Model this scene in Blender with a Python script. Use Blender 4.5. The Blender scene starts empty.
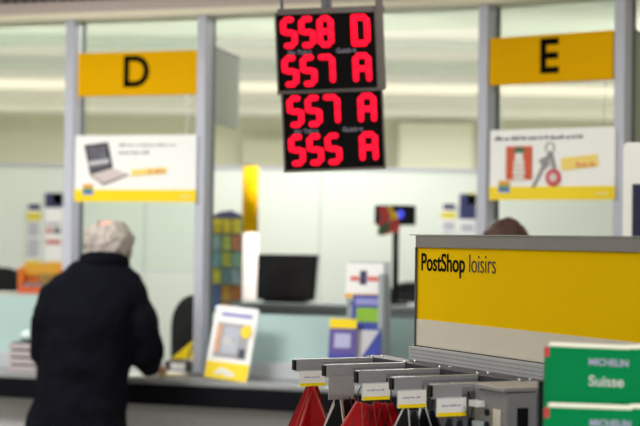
import bpy, bmesh, math, random
from mathutils import Vector, Matrix, noise
random.seed(7)
C = bpy.context.scene.collection
PI = math.pi
R = math.radians

# ------------------------------------------------------------------ camera
F = 1511.0
PITCH = math.atan(25 / F)
ROLL = 0.013
EYE = Vector((0, 0, 1.63))
fw = Vector((0, math.cos(PITCH), math.sin(PITCH)))
up0 = Vector((0, -math.sin(PITCH), math.cos(PITCH)))
rt = Vector((1, 0, 0)) * math.cos(ROLL) + up0 * math.sin(ROLL)
up = up0 * math.cos(ROLL) - Vector((1, 0, 0)) * math.sin(ROLL)
cd = bpy.data.cameras.new('camera')
cam = bpy.data.objects.new('camera', cd)
C.objects.link(cam)
m = Matrix((rt, up, -fw)).transposed().to_4x4()
m.translation = EYE
cam.matrix_world = m
cd.sensor_width = 36
cd.lens = F / 640 * 36
cd.clip_end = 60
cd.dof.use_dof = True
cd.dof.focus_distance = 3.62
cd.dof.aperture_fstop = 3.1
bpy.context.scene.camera = cam


def at(px, py, Y):
    """the point of the room at depth Y that a pixel of the photo looks at"""
    d = rt * ((px - 320) / F) - up * ((py - 213) / F) + fw
    return EYE + d * (Y / d.y)


# ------------------------------------------------------------------ materials
def lin(c):
    return tuple(((v / 255) / 12.92 if v / 255 <= 0.04045 else ((v / 255 + 0.055) / 1.055) ** 2.4) for v in c)


MATS = {}


def mat(name, rgb, rough=0.5, metal=0.0, var=0.06, scale=20.0, bump=0.0, emit=0.0, coat=0.0, rgb2=None, stretch=None, spec=0.5):
    if name in MATS:
        return MATS[name]
    M = bpy.data.materials.new(name)
    M.use_nodes = True
    nt = M.node_tree
    b = nt.nodes['Principled BSDF']
    c = lin(rgb)
    tc = nt.nodes.new('ShaderNodeTexCoord')
    mp = nt.nodes.new('ShaderNodeMapping')
    if stretch:
        mp.inputs['Scale'].default_value = stretch
    nz = nt.nodes.new('ShaderNodeTexNoise')
    nz.inputs['Scale'].default_value = scale
    nz.inputs['Detail'].default_value = 4
    nt.links.new(tc.outputs['Object'], mp.inputs['Vector'])
    nt.links.new(mp.outputs['Vector'], nz.inputs['Vector'])
    mx = nt.nodes.new('ShaderNodeMix')
    mx.data_type = 'RGBA'
    c2 = lin(rgb2) if rgb2 else tuple(v * (1 - var) for v in c)
    c1 = c if rgb2 else tuple(min(1, v * (1 + var)) for v in c)
    mx.inputs['A'].default_value = (*c1, 1)
    mx.inputs['B'].default_value = (*c2, 1)
    nt.links.new(nz.outputs['Fac'], mx.inputs['Factor'])
    nt.links.new(mx.outputs['Result'], b.inputs['Base Color'])
    b.inputs['Roughness'].default_value = rough
    b.inputs['Metallic'].default_value = metal
    b.inputs['Specular IOR Level'].default_value = spec
    b.inputs['Coat Weight'].default_value = coat
    if bump:
        bp = nt.nodes.new('ShaderNodeBump')
        bp.inputs['Strength'].default_value = bump
        bp.inputs['Distance'].default_value = 0.01
        nt.links.new(nz.outputs['Fac'], bp.inputs['Height'])
        nt.links.new(bp.outputs['Normal'], b.inputs['Normal'])
    if emit:
        nt.links.new(mx.outputs['Result'], b.inputs['Emission Color'])
        b.inputs['Emission Strength'].default_value = emit
    MATS[name] = M
    return M


def glass_mat(name, tint, refl=0.12):
    M = bpy.data.materials.new(name)
    M.use_nodes = True
    nt = M.node_tree
    nt.nodes.clear()
    out = nt.nodes.new('ShaderNodeOutputMaterial')
    tr = nt.nodes.new('ShaderNodeBsdfTransparent')
    tr.inputs[0].default_value = (*tint, 1)
    gl = nt.nodes.new('ShaderNodeBsdfGlossy')
    gl.inputs['Roughness'].default_value = 0.05
    lw = nt.nodes.new('ShaderNodeLayerWeight')
    lw.inputs['Blend'].default_value = refl
    nz = nt.nodes.new('ShaderNodeTexNoise')
    nz.inputs['Scale'].default_value = 3
    nt.links.new(nz.outputs['Fac'], gl.inputs['Roughness'])
    ms = nt.nodes.new('ShaderNodeMixShader')
    nt.links.new(lw.outputs['Fresnel'], ms.inputs[0])
    nt.links.new(tr.outputs[0], ms.inputs[1])
    nt.links.new(gl.outputs[0], ms.inputs[2])
    nt.links.new(ms.outputs[0], out.inputs[0])
    return M


steel = mat('brushed_steel', (168, 168, 172), 0.38, 0.75, 0.1, 40, 0.02, stretch=(1, 12, 12))
steel_d = mat('dark_steel', (96, 94, 102), 0.45, 0.6, 0.12, 60)
post_m = mat('anodised_aluminium', (196, 198, 216), 0.5, 0.0, 0.05, 8)
post_d = mat('dark_grey_profile', (104, 110, 120), 0.6, 0.1)  # darker grey of the rear post profile and the fin edges
black = mat('black_plastic', (10, 10, 14), 0.5, spec=.2)
led_black = mat('display_black', (6, 5, 9), 0.5, spec=.1)
white = mat('white_laminate', (236, 236, 234), 0.45, var=0.02)
yellow = mat('signal_yellow', (238, 178, 0), 0.6, var=0.03, scale=6, spec=.04)
yellow_sign = mat('shop_sign_yellow', (238, 192, 0), 0.7, var=0.03, scale=5, spec=.02)
poster_w = mat('poster_white', (252, 252, 255), 0.4, var=0.015)
poster_y = mat('poster_yellow', (255, 222, 0), 0.4, var=0.02)
cream = mat('cream_lacquer', (214, 204, 194), 0.5, var=0.03)
band = mat('grey_sign_rail', (132, 128, 130), 0.45, 0.3)
ink = mat('black_ink', (10, 8, 6), 0.7, spec=.03)
ink_g = mat('grey_ink', (150, 150, 156), 0.6)
ink_b = mat('slate_ink', (66, 70, 92), 0.6)
frost = mat('frosted_glass', (186, 212, 212), 0.35, var=0.05, scale=2)
cloth = mat('black_jacket_fabric', (13, 14, 22), 0.95, var=0.4, scale=12, bump=0.4, spec=0.08)
cloth2 = mat('dark_brown_coat_fabric', (40, 30, 30), 0.9, var=0.3, scale=25, bump=0.25)
trouser = mat('charcoal_trouser_fabric', (30, 30, 36), 0.9, bump=0.2)
skin = mat('skin', (222, 176, 160), 0.5, var=0.08, scale=12)
shoe_m = mat('black_shoe_leather', (16, 14, 14), 0.4)


# ------------------------------------------------------------------ builders
class MB:
    def __init__(s):
        s.bm = bmesh.new()

    def _mi(s, geom, mi):
        for f in geom:
            f.material_index = mi

    def box(s, x0, x1, y0, y1, z0, z1, mi=0, M=None):
        v = [s.bm.verts.new((x, y, z)) for z in (z0, z1) for y in (y0, y1) for x in (x0, x1)]
        fs = [s.bm.faces.new([v[i] for i in q]) for q in ((0, 2, 3, 1), (4, 5, 7, 6), (0, 1, 5, 4), (2, 6, 7, 3), (0, 4, 6, 2), (1, 3, 7, 5))]
        s._mi(fs, mi)
        if M:
            bmesh.ops.transform(s.bm, matrix=M, verts=v)
        return s

    def prism(s, pts, y0, y1, mi=0, M=None):
        """outline in x-z, thickness along y"""
        a = [s.bm.verts.new((x, y0, z)) for x, z in pts]
        b = [s.bm.verts.new((x, y1, z)) for x, z in pts]
        n = len(pts)
        fs = [s.bm.faces.new(a), s.bm.faces.new(list(reversed(b)))]
        for i in range(n):
            fs.append(s.bm.faces.new((a[i], b[i], b[(i + 1) % n], a[(i + 1) % n])))
        s._mi(fs, mi)
        if M:
            bmesh.ops.transform(s.bm, matrix=M, verts=a + b)
        return s

    def slab(s, pts, z0, z1, mi=0):
        """outline in x-y, thickness along z"""
        a = [s.bm.verts.new((x, y, z0)) for x, y in pts]
        b = [s.bm.verts.new((x, y, z1)) for x, y in pts]
        n = len(pts)
        fs = [s.bm.faces.new(list(reversed(a))), s.bm.faces.new(b)]
        for i in range(n):
            fs.append(s.bm.faces.new((a[i], a[(i + 1) % n], b[(i + 1) % n], b[i])))
        s._mi(fs, mi)
        return s

    def tube(s, pts, rad, seg=12, mi=0, flat=1.0):
        """tapered tube through 3-D points with closed ends"""
        pts = [Vector(p) for p in pts]
        if not hasattr(rad, '__len__'):
            rad = [rad] * len(pts)
        rings = []
        ref = None
        for i, p in enumerate(pts):
            t = (pts[min(i + 1, len(pts) - 1)] - pts[max(i - 1, 0)]).normalized()
            if ref is None:
                ref = Vector((0, 1, 0)) if abs(t.y) < 0.9 else Vector((1, 0, 0))
            a = t.cross(ref).normalized()
            b = a.cross(t).normalized()
            ref = b
            rings.append([s.bm.verts.new(p + (a * math.cos(k * 2 * PI / seg) + b * math.sin(k * 2 * PI / seg) * flat) * rad[i]) for k in range(seg)])
        fs = []
        for q in range(len(rings) - 1):
            for k in range(seg):
                fs.append(s.bm.faces.new((rings[q][k], rings[q][(k + 1) % seg], rings[q + 1][(k + 1) % seg], rings[q + 1][k])))
        fs.append(s.bm.faces.new(list(reversed(rings[0]))))
        fs.append(s.bm.faces.new(rings[-1]))
        s._mi(fs, mi)
        return s

    def rings(s, secs, seg=28, mi=0):
        """horizontal elliptical sections (cx, cy, z, rx, ry) lofted and closed"""
        rs = [[s.bm.verts.new((cx + rx * math.cos(k * 2 * PI / seg), cy + ry * math.sin(k * 2 * PI / seg), z)) for k in range(seg)] for cx, cy, z, rx, ry in secs]
        fs = []
        for q in range(len(rs) - 1):
            for k in range(seg):
                fs.append(s.bm.faces.new((rs[q][k], rs[q][(k + 1) % seg], rs[q + 1][(k + 1) % seg], rs[q + 1][k])))
        fs.append(s.bm.faces.new(list(reversed(rs[0]))))
        fs.append(s.bm.faces.new(rs[-1]))
        s._mi(fs, mi)
        return s

    def ell(s, c, r, M=None, mi=0, sub=3):
        g = bmesh.ops.create_icosphere(s.bm, subdivisions=sub, radius=1)
        T = Matrix.Translation(c) @ (M.to_4x4() if M else Matrix()) @ Matrix.Diagonal((*r, 1))
        bmesh.ops.transform(s.bm, matrix=T, verts=g['verts'])
        s._mi({f for v in g['verts'] for f in v.link_faces}, mi)
        return s

    def build(s, name, mats, parent=None, bevel=0.0, smooth=False, loc=None, rotz=0):
        bmesh.ops.recalc_face_normals(s.bm, faces=s.bm.faces)
        me = bpy.data.meshes.new(name)
        s.bm.to_mesh(me)
        s.bm.free()
        for mm in (mats if isinstance(mats, (list, tuple)) else [mats]):
            me.materials.append(mm)
        o = bpy.data.objects.new(name, me)
        C.objects.link(o)
        if parent:
            o.parent = parent
        if loc is not None:
            o.location = loc
        o.rotation_euler.z = rotz
        if smooth:
            for p in me.polygons:
                p.use_smooth = True
        if bevel:
            b = o.modifiers.new('bevel', 'BEVEL')
            b.width = bevel
            b.segments = 2
            b.limit_method = 'ANGLE'
        return o


def thing(name, label, cat, loc=(0, 0, 0), rotz=0, group=None):
    o = bpy.data.objects.new(name, None)
    C.objects.link(o)
    o.empty_display_size = 0.05
    o.location = loc
    o.rotation_euler = (0, 0, rotz)
    o['label'] = label
    o['category'] = cat
    if group:
        o['group'] = group
    return o


def tag(o, label, cat, group=None):
    o['label'] = label
    o['category'] = cat
    if group:
        o['group'] = group
    return o


def struct(o):
    o['kind'] = 'structure'
    return o


def dup(root, loc, rotz=None, label=None):
    r = root.copy()
    C.objects.link(r)
    r.location = loc
    if rotz is not None:
        r.rotation_euler = (root.rotation_euler.x, root.rotation_euler.y, rotz)
    if label:
        r['label'] = label
    for ch in list(root.children):
        c = ch.copy()
        C.objects.link(c)
        c.parent = r
        for g in list(ch.children):
            d = g.copy()
            C.objects.link(d)
            d.parent = c
    return r


def text(name, s, size, loc, material, parent, sx=1.0, bold=0.0, depth=0.0008, rot=(PI / 2, 0, 0), align='LEFT', centre=False):
    """lettering standing in the parent's x-z plane, turned into a mesh"""
    cu = bpy.data.curves.new(name, 'FONT')
    cu.body = s
    cu.size = size
    cu.offset = bold
    cu.extrude = depth
    cu.align_x = align
    if centre:
        cu.align_y = 'CENTER'
    o = bpy.data.objects.new(name, cu)
    C.objects.link(o)
    dg = bpy.context.evaluated_depsgraph_get()
    me = bpy.data.meshes.new_from_object(o.evaluated_get(dg))
    bpy.data.objects.remove(o)
    me.transform(Matrix.Diagonal((sx, 1, 1, 1)))
    me.materials.clear()
    me.materials.append(material)
    r = bpy.data.objects.new(name, me)
    C.objects.link(r)
    r.parent = parent
    r.location = loc
    r.rotation_euler = rot
    return r


def remesh(o, voxel, smooth_it=4, disp=0.0, disp_scale=0.1, factor=0.6):
    rm = o.modifiers.new('r', 'REMESH')
    rm.mode = 'VOXEL'
    rm.voxel_size = voxel
    sm = o.modifiers.new('s', 'SMOOTH')
    sm.iterations = smooth_it
    sm.factor = factor
    dg = bpy.context.evaluated_depsgraph_get()
    me = bpy.data.meshes.new_from_object(o.evaluated_get(dg))
    if disp:
        me.update()
        ns = [v.normal.copy() for v in me.vertices]
        for v, n in zip(me.vertices, ns):
            q = v.co * (1 / disp_scale)
            v.co += n * disp * (noise.fractal(q, 1.0, 2.0, 3))
    for p in me.polygons:
        p.use_smooth = True
    old = o.data
    o.modifiers.clear()
    o.data = me
    bpy.data.meshes.remove(old)
    return o


def rrect(w, h, r, n=5, cx=0, cz=0):
    out = []
    for (sx, sz, a0) in ((1, 1, 0), (-1, 1, 90), (-1, -1, 180), (1, -1, 270)):
        for k in range(n + 1):
            a = R(a0 + 90 * k / n)
            out.append((cx + sx * (w / 2 - r) + r * math.cos(a), cz + sz * (h / 2 - r) + r * math.sin(a)))
    return out


# ------------------------------------------------------------------ room shell
XL, XR, YB, YF, ZC = -4.6, 4.6, -2.0, 17.5, 3.02
floor_m = mat('grey_floor_tiles', (140, 138, 136), 0.4, var=0.08, scale=3)
ceil_m = mat('pale_ceiling', (236, 236, 226), 0.8, var=0.03, scale=2)
wall_m = mat('pale_green_wall', (214, 216, 190), 0.8, var=0.03, scale=2)
struct(MB().box(XL - .1, XR + .1, YB - .1, YF + .1, -.1, 0).build('floor', floor_m))
# ceiling with shallow coffers: beams hanging a little below the slab
cb = MB().box(XL - .1, XR + .1, YB - .1, YF + .1, ZC, ZC + .1)
struct(cb.build('ceiling', ceil_m))
struct(MB().box(XL - .1, XL, YB, YF, 0, ZC).build('wall_left', wall_m))
struct(MB().box(XR, XR + .1, YB, YF, 0, ZC).build('wall_right', wall_m))
struct(MB().box(XL, XR, YF, YF + .1, 0, ZC).build('wall_back', mat('far_wall', (214, 214, 194), 0.8, var=0.04, scale=1)))
struct(MB().box(XL, XR, YB - .1, YB, 0, ZC).build('wall_front', wall_m))


def ceiling_light(label, x, y, w, d, power, strength, grp, col=(1, 0.985, 0.96), z=ZC):
    t = thing('ceiling_light', label, 'light', (x, y, z - .03), 0, grp)
    MB().box(-w / 2 - .03, w / 2 + .03, -d / 2 - .03, -d / 2, -.01, .03).box(-w / 2 - .03, w / 2 + .03, d / 2, d / 2 + .03, -.01, .03) \
        .box(-w / 2 - .03, -w / 2, -d / 2, d / 2, -.01, .03).box(w / 2, w / 2 + .03, -d / 2, d / 2, -.01, .03).build('frame', white, t)
    dm = mat('light_diffuser_%d' % int(strength * 10), (255, 248, 226), 0.5, var=0.01, emit=strength)
    MB().box(-w / 2, w / 2, -d / 2, d / 2, 0, .02).build('diffuser', dm, t)
    L = bpy.data.lights.new('lamp', 'AREA')
    L.shape = 'RECTANGLE'
    L.size, L.size_y = w, d
    L.energy = power
    L.color = col
    lo = bpy.data.objects.new('lamp', L)
    C.objects.link(lo)
    lo.parent = t
    lo.location = (0, 0, -.015)
    return t


for i, (x, y, p_) in enumerate([(-1.6, .6, 16), (1.3, .3, 92), (-2.4, 3.2, 12), (2.6, 3.4, 10), (-1.85, 5.1, 88), (.9, 4.7, 8)]):
    ceiling_light('white ceiling light panel over the public side of the hall, out of the picture', x, y, 1.5, .6, p_, 2.5, 'ceiling lights over the public hall')
for x, y, p in [(.12, 8.4, 46), (-2.5, 8.2, 9), (2.1, 8.0, 5)]:  # unseen panels added to throw light on the white partition
    ceiling_light('unseen light panel added above the staff side to brighten the partition', x, y, 1.3, .3, p, 2.5, 'added lights above the staff side')
for x in (-2.6, 0.1, 2.8):
    ceiling_light('cream ceiling light strip far back beyond the white partition', x, 13.6, 2.66, .9, 150, .42, 'far ceiling lights beyond the partition')

# ------------------------------------------------------------------ counter facade, as four straight runs
PD = Vector((-1.165, 7.102))
PM = Vector((-.533, 6.899))
PE = Vector((.713, 6.472))
PR = Vector((1.228, 6.132))
aD = -math.atan2(PD.y - PM.y, PM.x - PD.x)
aM = -math.atan2(PM.y - PE.y, PE.x - PM.x)
aE = -math.atan2(PE.y - PR.y, PR.x - PE.x)
wD, wM, wE = (PM - PD).length, (PE - PM).length, (PR - PE).length
dD = Vector((math.cos(aD), math.sin(aD)))
dE = Vector((math.cos(aE), math.sin(aE)))
P0 = PD - dD * 2.4
P1 = PR + dE * 1.9
POLY = [P0, PD, PM, PE, PR, P1]


def offs(d):
    """the facade line moved d towards the public (mitred)"""
    out = []
    for i, p in enumerate(POLY):
        ns = []
        if i > 0:
            t = (POLY[i] - POLY[i - 1]).normalized()
            ns.append(Vector((t.y, -t.x)))
        if i < len(POLY) - 1:
            t = (POLY[i + 1] - POLY[i]).normalized()
            ns.append(Vector((t.y, -t.x)))
        n = sum(ns, Vector((0, 0))).normalized()
        out.append(p + n * d / max(.5, n.dot(ns[0])))
    return [(q.x, q.y) for q in out]


def strip(d0, d1, z0, z1):
    return MB().slab(offs(d0) + list(reversed(offs(d1))), z0, z1)


ctr = thing('service_counter', 'long grey service counter with a black front edge running under all the windows', 'counter', (0, 0, 0))
strip(.16, -.12, .0, .895).build('front_panel', mat('grey_counter_front', (196, 194, 200), 0.6), ctr)
strip(.27, -.45, .975, 1.0).build('worktop', mat('grey_worktop', (150, 152, 156), 0.3, var=.05), ctr, bevel=.004)
strip(.275, .0, .885, .975).build('edge_band', mat('black_counter_edge', (8, 9, 18), 0.6, spec=.15), ctr, bevel=.006)
strip(.25, .2, .0, .09).build('toe_rail', steel_d, ctr)
# header beam
hdr = strip(.07, -.1, 2.665, 3.02).build('trim_1', mat('beige_header', (208, 190, 188), 0.6, var=0.05, scale=3))
struct(hdr)
struct(strip(.075, -.11, 2.635, 2.665).build('trim_2', mat('cream_trim', (250, 240, 218), 0.5)))
gr = MB()
for i in range(len(POLY) - 1):
    a, b = Vector(offs(.085)[i]), Vector(offs(.085)[i + 1])
    n = int((b - a).length / .05)
    for k in range(n):
        p = a.lerp(b, (k + .5) / n)
        gr.box(-.017, .017, -.006, .012, 2.72, 2.76, M=Matrix.Translation((p.x, p.y, 0)) @ Matrix.Rotation(math.atan2(b.y - a.y, b.x - a.x), 4, 'Z'))
tag(gr.build('ventilation_grille', mat('grille_grey', (70, 66, 70), .6)), 'row of dark grille slots along the beige header beam', 'grille')


def post(p, a, label):
    t = thing('partition_post', label, 'post', (p.x, p.y, 1.0), a, 'aluminium posts of the counter front')
    MB().box(-.023, .023, -.05, .03, 0, 1.66).build('front_profile', post_m, t, bevel=.004)
    MB().box(-.015, .02, .03, .08, 0, 1.66).build('rear_profile', post_d, t, bevel=.003)
    MB().box(-.045, .06, -.065, .11, 0, .012).build('foot_plate', steel, t)
    return t


post(PD, aD, 'aluminium post at the left edge of the D window')
post(PM, aD, 'aluminium post at the right edge of the D window')
post(PE, aE, 'aluminium post at the left edge of the E window')
post(PR, aE, 'aluminium post at the right edge of the E window')


def sign(letter, p, a, w, label, z0, z1):
    t = thing('window_sign', label, 'sign', (p.x + (.012 if letter == 'D' else .001), p.y - .004, z0), a)
    MB().box(.031, w - .031, -.05, -.02, 0, z1 - z0).build('panel', yellow, t, bevel=.002)
    text('letter', letter, .2, (w / 2 - .004, -.052, (z1 - z0) / 2 + .002), ink, t, bold=.0045, align='CENTER', centre=True, sx=.95)
    return t


sign('D', PD, aD, wD, 'yellow panel with a black letter D above the left window', 2.276, 2.478)
sign('E', PE, aE, wE, 'yellow panel with a black letter E above the right window', 2.288, 2.488)


def poster_base(p, a, w, label, z0, z1):
    t = thing('hanging_poster', label, 'poster', (p.x + .017, p.y - .006, z0), a)
    h = z1 - z0
    MB().box(.028, w - .028, -.066, -.058, 0, h).build('sheet', poster_w, t)
    MB().box(.026, w - .026, -.068, -.0665, 0, .056).build('yellow_strip', poster_y, t)
    g = MB()
    g.box(.07, .125, -.0705, -.0685, .03, .085)
    lg = g.build('logo', white, t)
    MB().box(.072, .123, -.072, -.071, .034, .05).build('logo_stripe', mat('logo_blue', (70, 110, 190), .5), lg)
    MB().box(.072, .123, -.072, -.071, .05, .064).build('logo_stripe', mat('logo_green', (120, 160, 90), .5), lg)
    MB().box(.072, .123, -.072, -.071, .064, .081).build('logo_stripe', mat('logo_orange', (240, 170, 60), .5), lg)
    c = MB()
    for k in range(5):
        c.box(w - .105 + k * .011, w - .098 + k * .011, -.0705, -.0685, .02, .03)
    c.build('small_print', mat('pale_yellow_ink', (255, 240, 170), .5), t)
    for y in (.08, w - .08):
        MB().tube([(y, -.062, h), (y, -.045, h + .19)], .0015, 6).build('hanging_wire', steel, t)
    return t


def fake_line(x0, x1, z, h, y=-.0685, seed=1):
    """illegible lettering: short strokes grouped as words"""
    rg = random.Random(seed)
    g = MB()
    x = x0
    while x < x1:
        wn = rg.randint(2, 8)
        for _ in range(wn):
            if x > x1:
                break
            hh = h * rg.choice((.6, .65, 1))
            g.box(x, x + h * .32, y - .001, y, z, z + hh)
            x += h * .52
        x += h * .5
    return g


def quad_yz(g, pts, y0=-.070, y1=-.0685, mi=0):
    g.prism(pts, y0, y1, mi)
    return g


# D poster : laptop   (sheet .60 wide, .306 high)
t = poster_base(PD, aD, wD, 'white poster with an open laptop and yellow foot under the D sign', 1.785, 2.091)
quad_yz(MB(), [(.075, .262), (.195, .275), (.222, .155), (.108, .125)], -.0705).build('laptop_screen', mat('print_dark_screen', (30, 28, 44), .5), t)
quad_yz(MB(), [(.09, .252), (.183, .262), (.204, .164), (.116, .14)], -.0715, -.0706).build('screen_picture', mat('print_screen_picture', (60, 58, 74), .5, rgb2=(120, 120, 134), scale=18), t)
quad_yz(MB(), [(.10, .185), (.203, .197), (.206, .18), (.105, .166)], -.0722, -.0716).build('screen_lettering', mat('print_pale_grey', (205, 205, 215), .5), t)
quad_yz(MB(), [(.108, .125), (.222, .155), (.30, .128), (.175, .084)], -.0705).build('laptop_keyboard', mat('print_beige', (214, 200, 200), .5), t)
quad_yz(MB(), [(.108, .119), (.108, .125), (.175, .084), (.30, .128), (.30, .122), (.175, .076)], -.0708).build('laptop_edge', mat('print_brown_grey', (120, 96, 100), .5), t)
quad_yz(MB(), [(.315, .118), (.315, .148), (.49, .158), (.49, .13)]).build('price_flash', mat('print_orange', (255, 222, 120), .5), t)
fake_line(.40, .475, .132, .016, -.0705, 3).build('price_lettering', mat('print_red', (230, 120, 90), .5), t)
fake_line(.25, .53, .256, .012, -.0685, 5).build('headline', ink_g, t)
fake_line(.25, .40, .22, .014, -.0685, 6).build('headline', ink_g, t)
# E poster : orange tile, keys with medallion, ticket
t = poster_base(PE, aE, wE, 'white poster with an orange tile and a bunch of keys under the E sign', 1.80, 2.095)
quad_yz(MB(), [(.105, .085), (.105, .225), (.225, .225), (.225, .085)], -.0705).build('orange_tile', mat('print_brick_orange', (214, 84, 36), .5), t)
quad_yz(MB(), [(.14, .205), (.15, .222), (.182, .222), (.192, .205), (.185, .19), (.148, .19)], -.0715, -.0706).build('green_cap', mat('print_green', (70, 110, 70), .5), t)
g = MB()
for z, w in ((.095, .05), (.115, .056), (.135, .052), (.155, .05), (.172, .04), (.188, .036)):
    g.prism(rrect(w, .016, .006, cx=.166, cz=z), -.0724, -.0716)
g.build('white_figure', white, t)
g = MB()
for k in range(24):
    a = k * 2 * PI / 24
    b = (k + 1) * 2 * PI / 24
    g.prism([(.305 + .022 * math.cos(a), .215 + .024 * math.sin(a)), (.305 + .022 * math.cos(b), .215 + .024 * math.sin(b)), (.305 + .017 * math.cos(b), .215 + .019 * math.sin(b)), (.305 + .017 * math.cos(a), .215 + .019 * math.sin(a))], -.0705, -.0685)
g.build('key_ring', mat('print_key_grey', (150, 150, 152), .5), t)
g = MB()
g.prism([(.30, .2), (.315, .195), (.24, .055), (.222, .05)], -.0712, -.0686)
g.prism([(.255, .165), (.285, .18), (.305, .15), (.28, .125)], -.072, -.0687)
g.prism([(.30, .2), (.315, .2), (.335, .13), (.318, .125)], -.0716, -.0687)
g.build('keys', mat('print_key_grey', (150, 150, 152), .5), t)
quad_yz(MB(), [(.322 + .034 * math.cos(k * PI / 12), .092 + .036 * math.sin(k * PI / 12)) for k in range(24)], -.0726, -.0687).build('medallion', mat('print_crimson', (206, 66, 84), .5), t)
g = MB()
for a0 in range(4):
    M = Matrix.Translation((.322, 0, .092)) @ Matrix.Rotation(a0 * PI / 4, 4, 'Y')
    g.box(-.02, .02, -.0732, -.0727, -.003, .003, M=M)
g.build('medallion_star', white, t)
quad_yz(MB(), [(.36, .12), (.355, .172), (.515, .185), (.52, .135)]).build('ticket', mat('print_orange', (255, 222, 120), .5), t)
fake_line(.425, .50, .135, .02, -.0705, 9).build('ticket_lettering', mat('print_red', (230, 120, 90), .5), t)
fake_line(.05, .46, .252, .015, -.0685, 12).build('headline', ink_b, t)

# transom glazing above the signs and the clear screens
tglass = glass_mat('transom_glass', (.90, .95, .92), .25)
cglass = glass_mat('clear_screen_glass', (.95, .98, .965), .1)


def pane(p, a, x0, x1, z0, z1, m_, label, nm='transom_screen', frame=False):
    t = thing(nm, label, 'glass pane', (p.x, p.y, z0), a)
    MB().box(x0, x1, 0, .008, 0, z1 - z0).build('pane', m_, t)
    if frame:
        MB().box(x0, x1, -.002, .010, 0, .003).build('edge_profile', post_m, t)
    return t


pane(PD, aD, .03, wD - .03, 2.48, 2.66, tglass, 'clear transom pane above the yellow D sign')
pane(PE, aE, .03, wE - .03, 2.49, 2.66, tglass, 'clear transom pane above the yellow E sign')
pane(PM, aM, .05, wM - .05, 2.545, 2.66, tglass, 'long transom pane between the D and E windows')
pane(P0, aD, .0, 2.36, 2.53, 2.66, tglass, 'transom pane left of the D window')
pane(PD, aD, .055, wD - .03, 1.465, 1.785, cglass, 'clear speaking screen below the laptop poster', 'speaking_screen', True)


# frosted low screens
def frosted(p, a, x0, x1, z1, label, sill=True):
    t = thing('frosted_screen', label, 'glass screen', (p.x, p.y, 1.0), a)
    MB().box(x0, x1, .0, .012, .072, z1 - 1.0).build('glass', frost, t)
    MB().box(x0, x1, -.05, .05, .0, .072).build('sill', mat('pale_sill', (196, 200, 206), .5), t, bevel=.004)
    k = 0
    n = 2 if x1 - x0 > 1 else 1
    for k in range(n + 1):
        x = x0 + .02 + (x1 - x0 - .04) * k / n
        MB().box(x - .008, x + .008, -.012, .02, .072, .12).build('clamp', steel, t)
    return t


frosted(PM, aM, .055, wM - .035, 1.283, 'sea-green frosted glass screen on the counter between the D and E windows')
frosted(P0, aD, .0, 2.365, 1.335, 'sea-green frosted glass screen on the counter left of the D window')
frosted(PE, aE, .06, wE - .03, 1.30, 'frosted glass screen on the counter below the E window')


# side fins behind the posts
def fin(label, xa, ya, xb, yb, z0, z1):
    t = thing('side_fin', label, 'panel', (xa, ya, z0), math.atan2(yb - ya, xb - xa))
    w_ = math.hypot(xb - xa, yb - ya)
    MB().box(0, w_, -.01, .01, 0, z1 - z0).build('board', mat('grey_green_board', (170, 176, 162), .7), t)
    MB().box(0, w_, -.012, .012, z1 - z0, z1 - z0 + .01).build('top_edge', post_d, t)
    MB().box(-.03, 0, -.015, .015, 0, .03).box(-.03, 0, -.015, .015, z1 - z0 - .04, z1 - z0 - .01).build('bracket', steel, t)


fa, fb = at(212, 100, 7.02), at(237, 100, 7.42)
fin('grey board standing out behind the right post of the D window', fa.x, fa.y, fb.x, fb.y, 2.16, 2.505)
fa, fb = at(631, 100, 6.22), at(662, 100, 6.7)
fin('grey board standing out behind the right post of the E window', fa.x, fa.y, fb.x, fb.y, 1.95, 2.5)

# ------------------------------------------------------------------ staff side
pm = mat('white_partition', (228, 236, 228), .35, var=.02, scale=1)
seam = mat('partition_seam', (184, 190, 186), .5)
t = thing('office_partition', 'tall white panelled partition across the back of the staff area', 'partition', (0, 9.5, 0))
for k in range(8):
    x = -4.4 + k * 1.1
    MB().box(x + .004, x + 1.096, 0, .05, 0, 2.06).build('panel', pm, t)
for k in range(1, 8):
    x = -4.4 + k * 1.1
    MB().box(x - .004, x + .004, -.002, .045, 0, 2.06).build('joint', seam, t)
MB().box(-4.4, 4.4, -.01, .06, 2.06, 2.075).build('top_rail', post_m, t)
for x, e_ in ((-2.4, 15), (0, 13), (2.4, 15)):  # added lamps, never in view, that lift the brightness of the far ceiling
    cv = thing('added_uplight', 'slim uplight added out of sight behind the partition top to brighten the far ceiling', 'light', (x, 9.68, 2.0), 0, 'added uplights behind the partition')
    MB().box(-1.0, 1.0, -.06, .06, 0, .03).build('housing', post_m, cv)
    MB().box(-.98, .98, -.05, .05, .03, .035).build('tube_cover', mat('light_diffuser_25', (255, 246, 216), .5, emit=2.5), cv)
    L = bpy.data.lights.new('lamp', 'AREA')
    L.shape = 'RECTANGLE'
    L.size, L.size_y, L.energy = 1.9, .1, e_
    L.color = (1, .98, .9)
    lo = bpy.data.objects.new('lamp', L)
    C.objects.link(lo)
    lo.parent = cv
    lo.location = (0, 0, .045)
    lo.rotation_euler = (PI - R(25), 0, 0)
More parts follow.
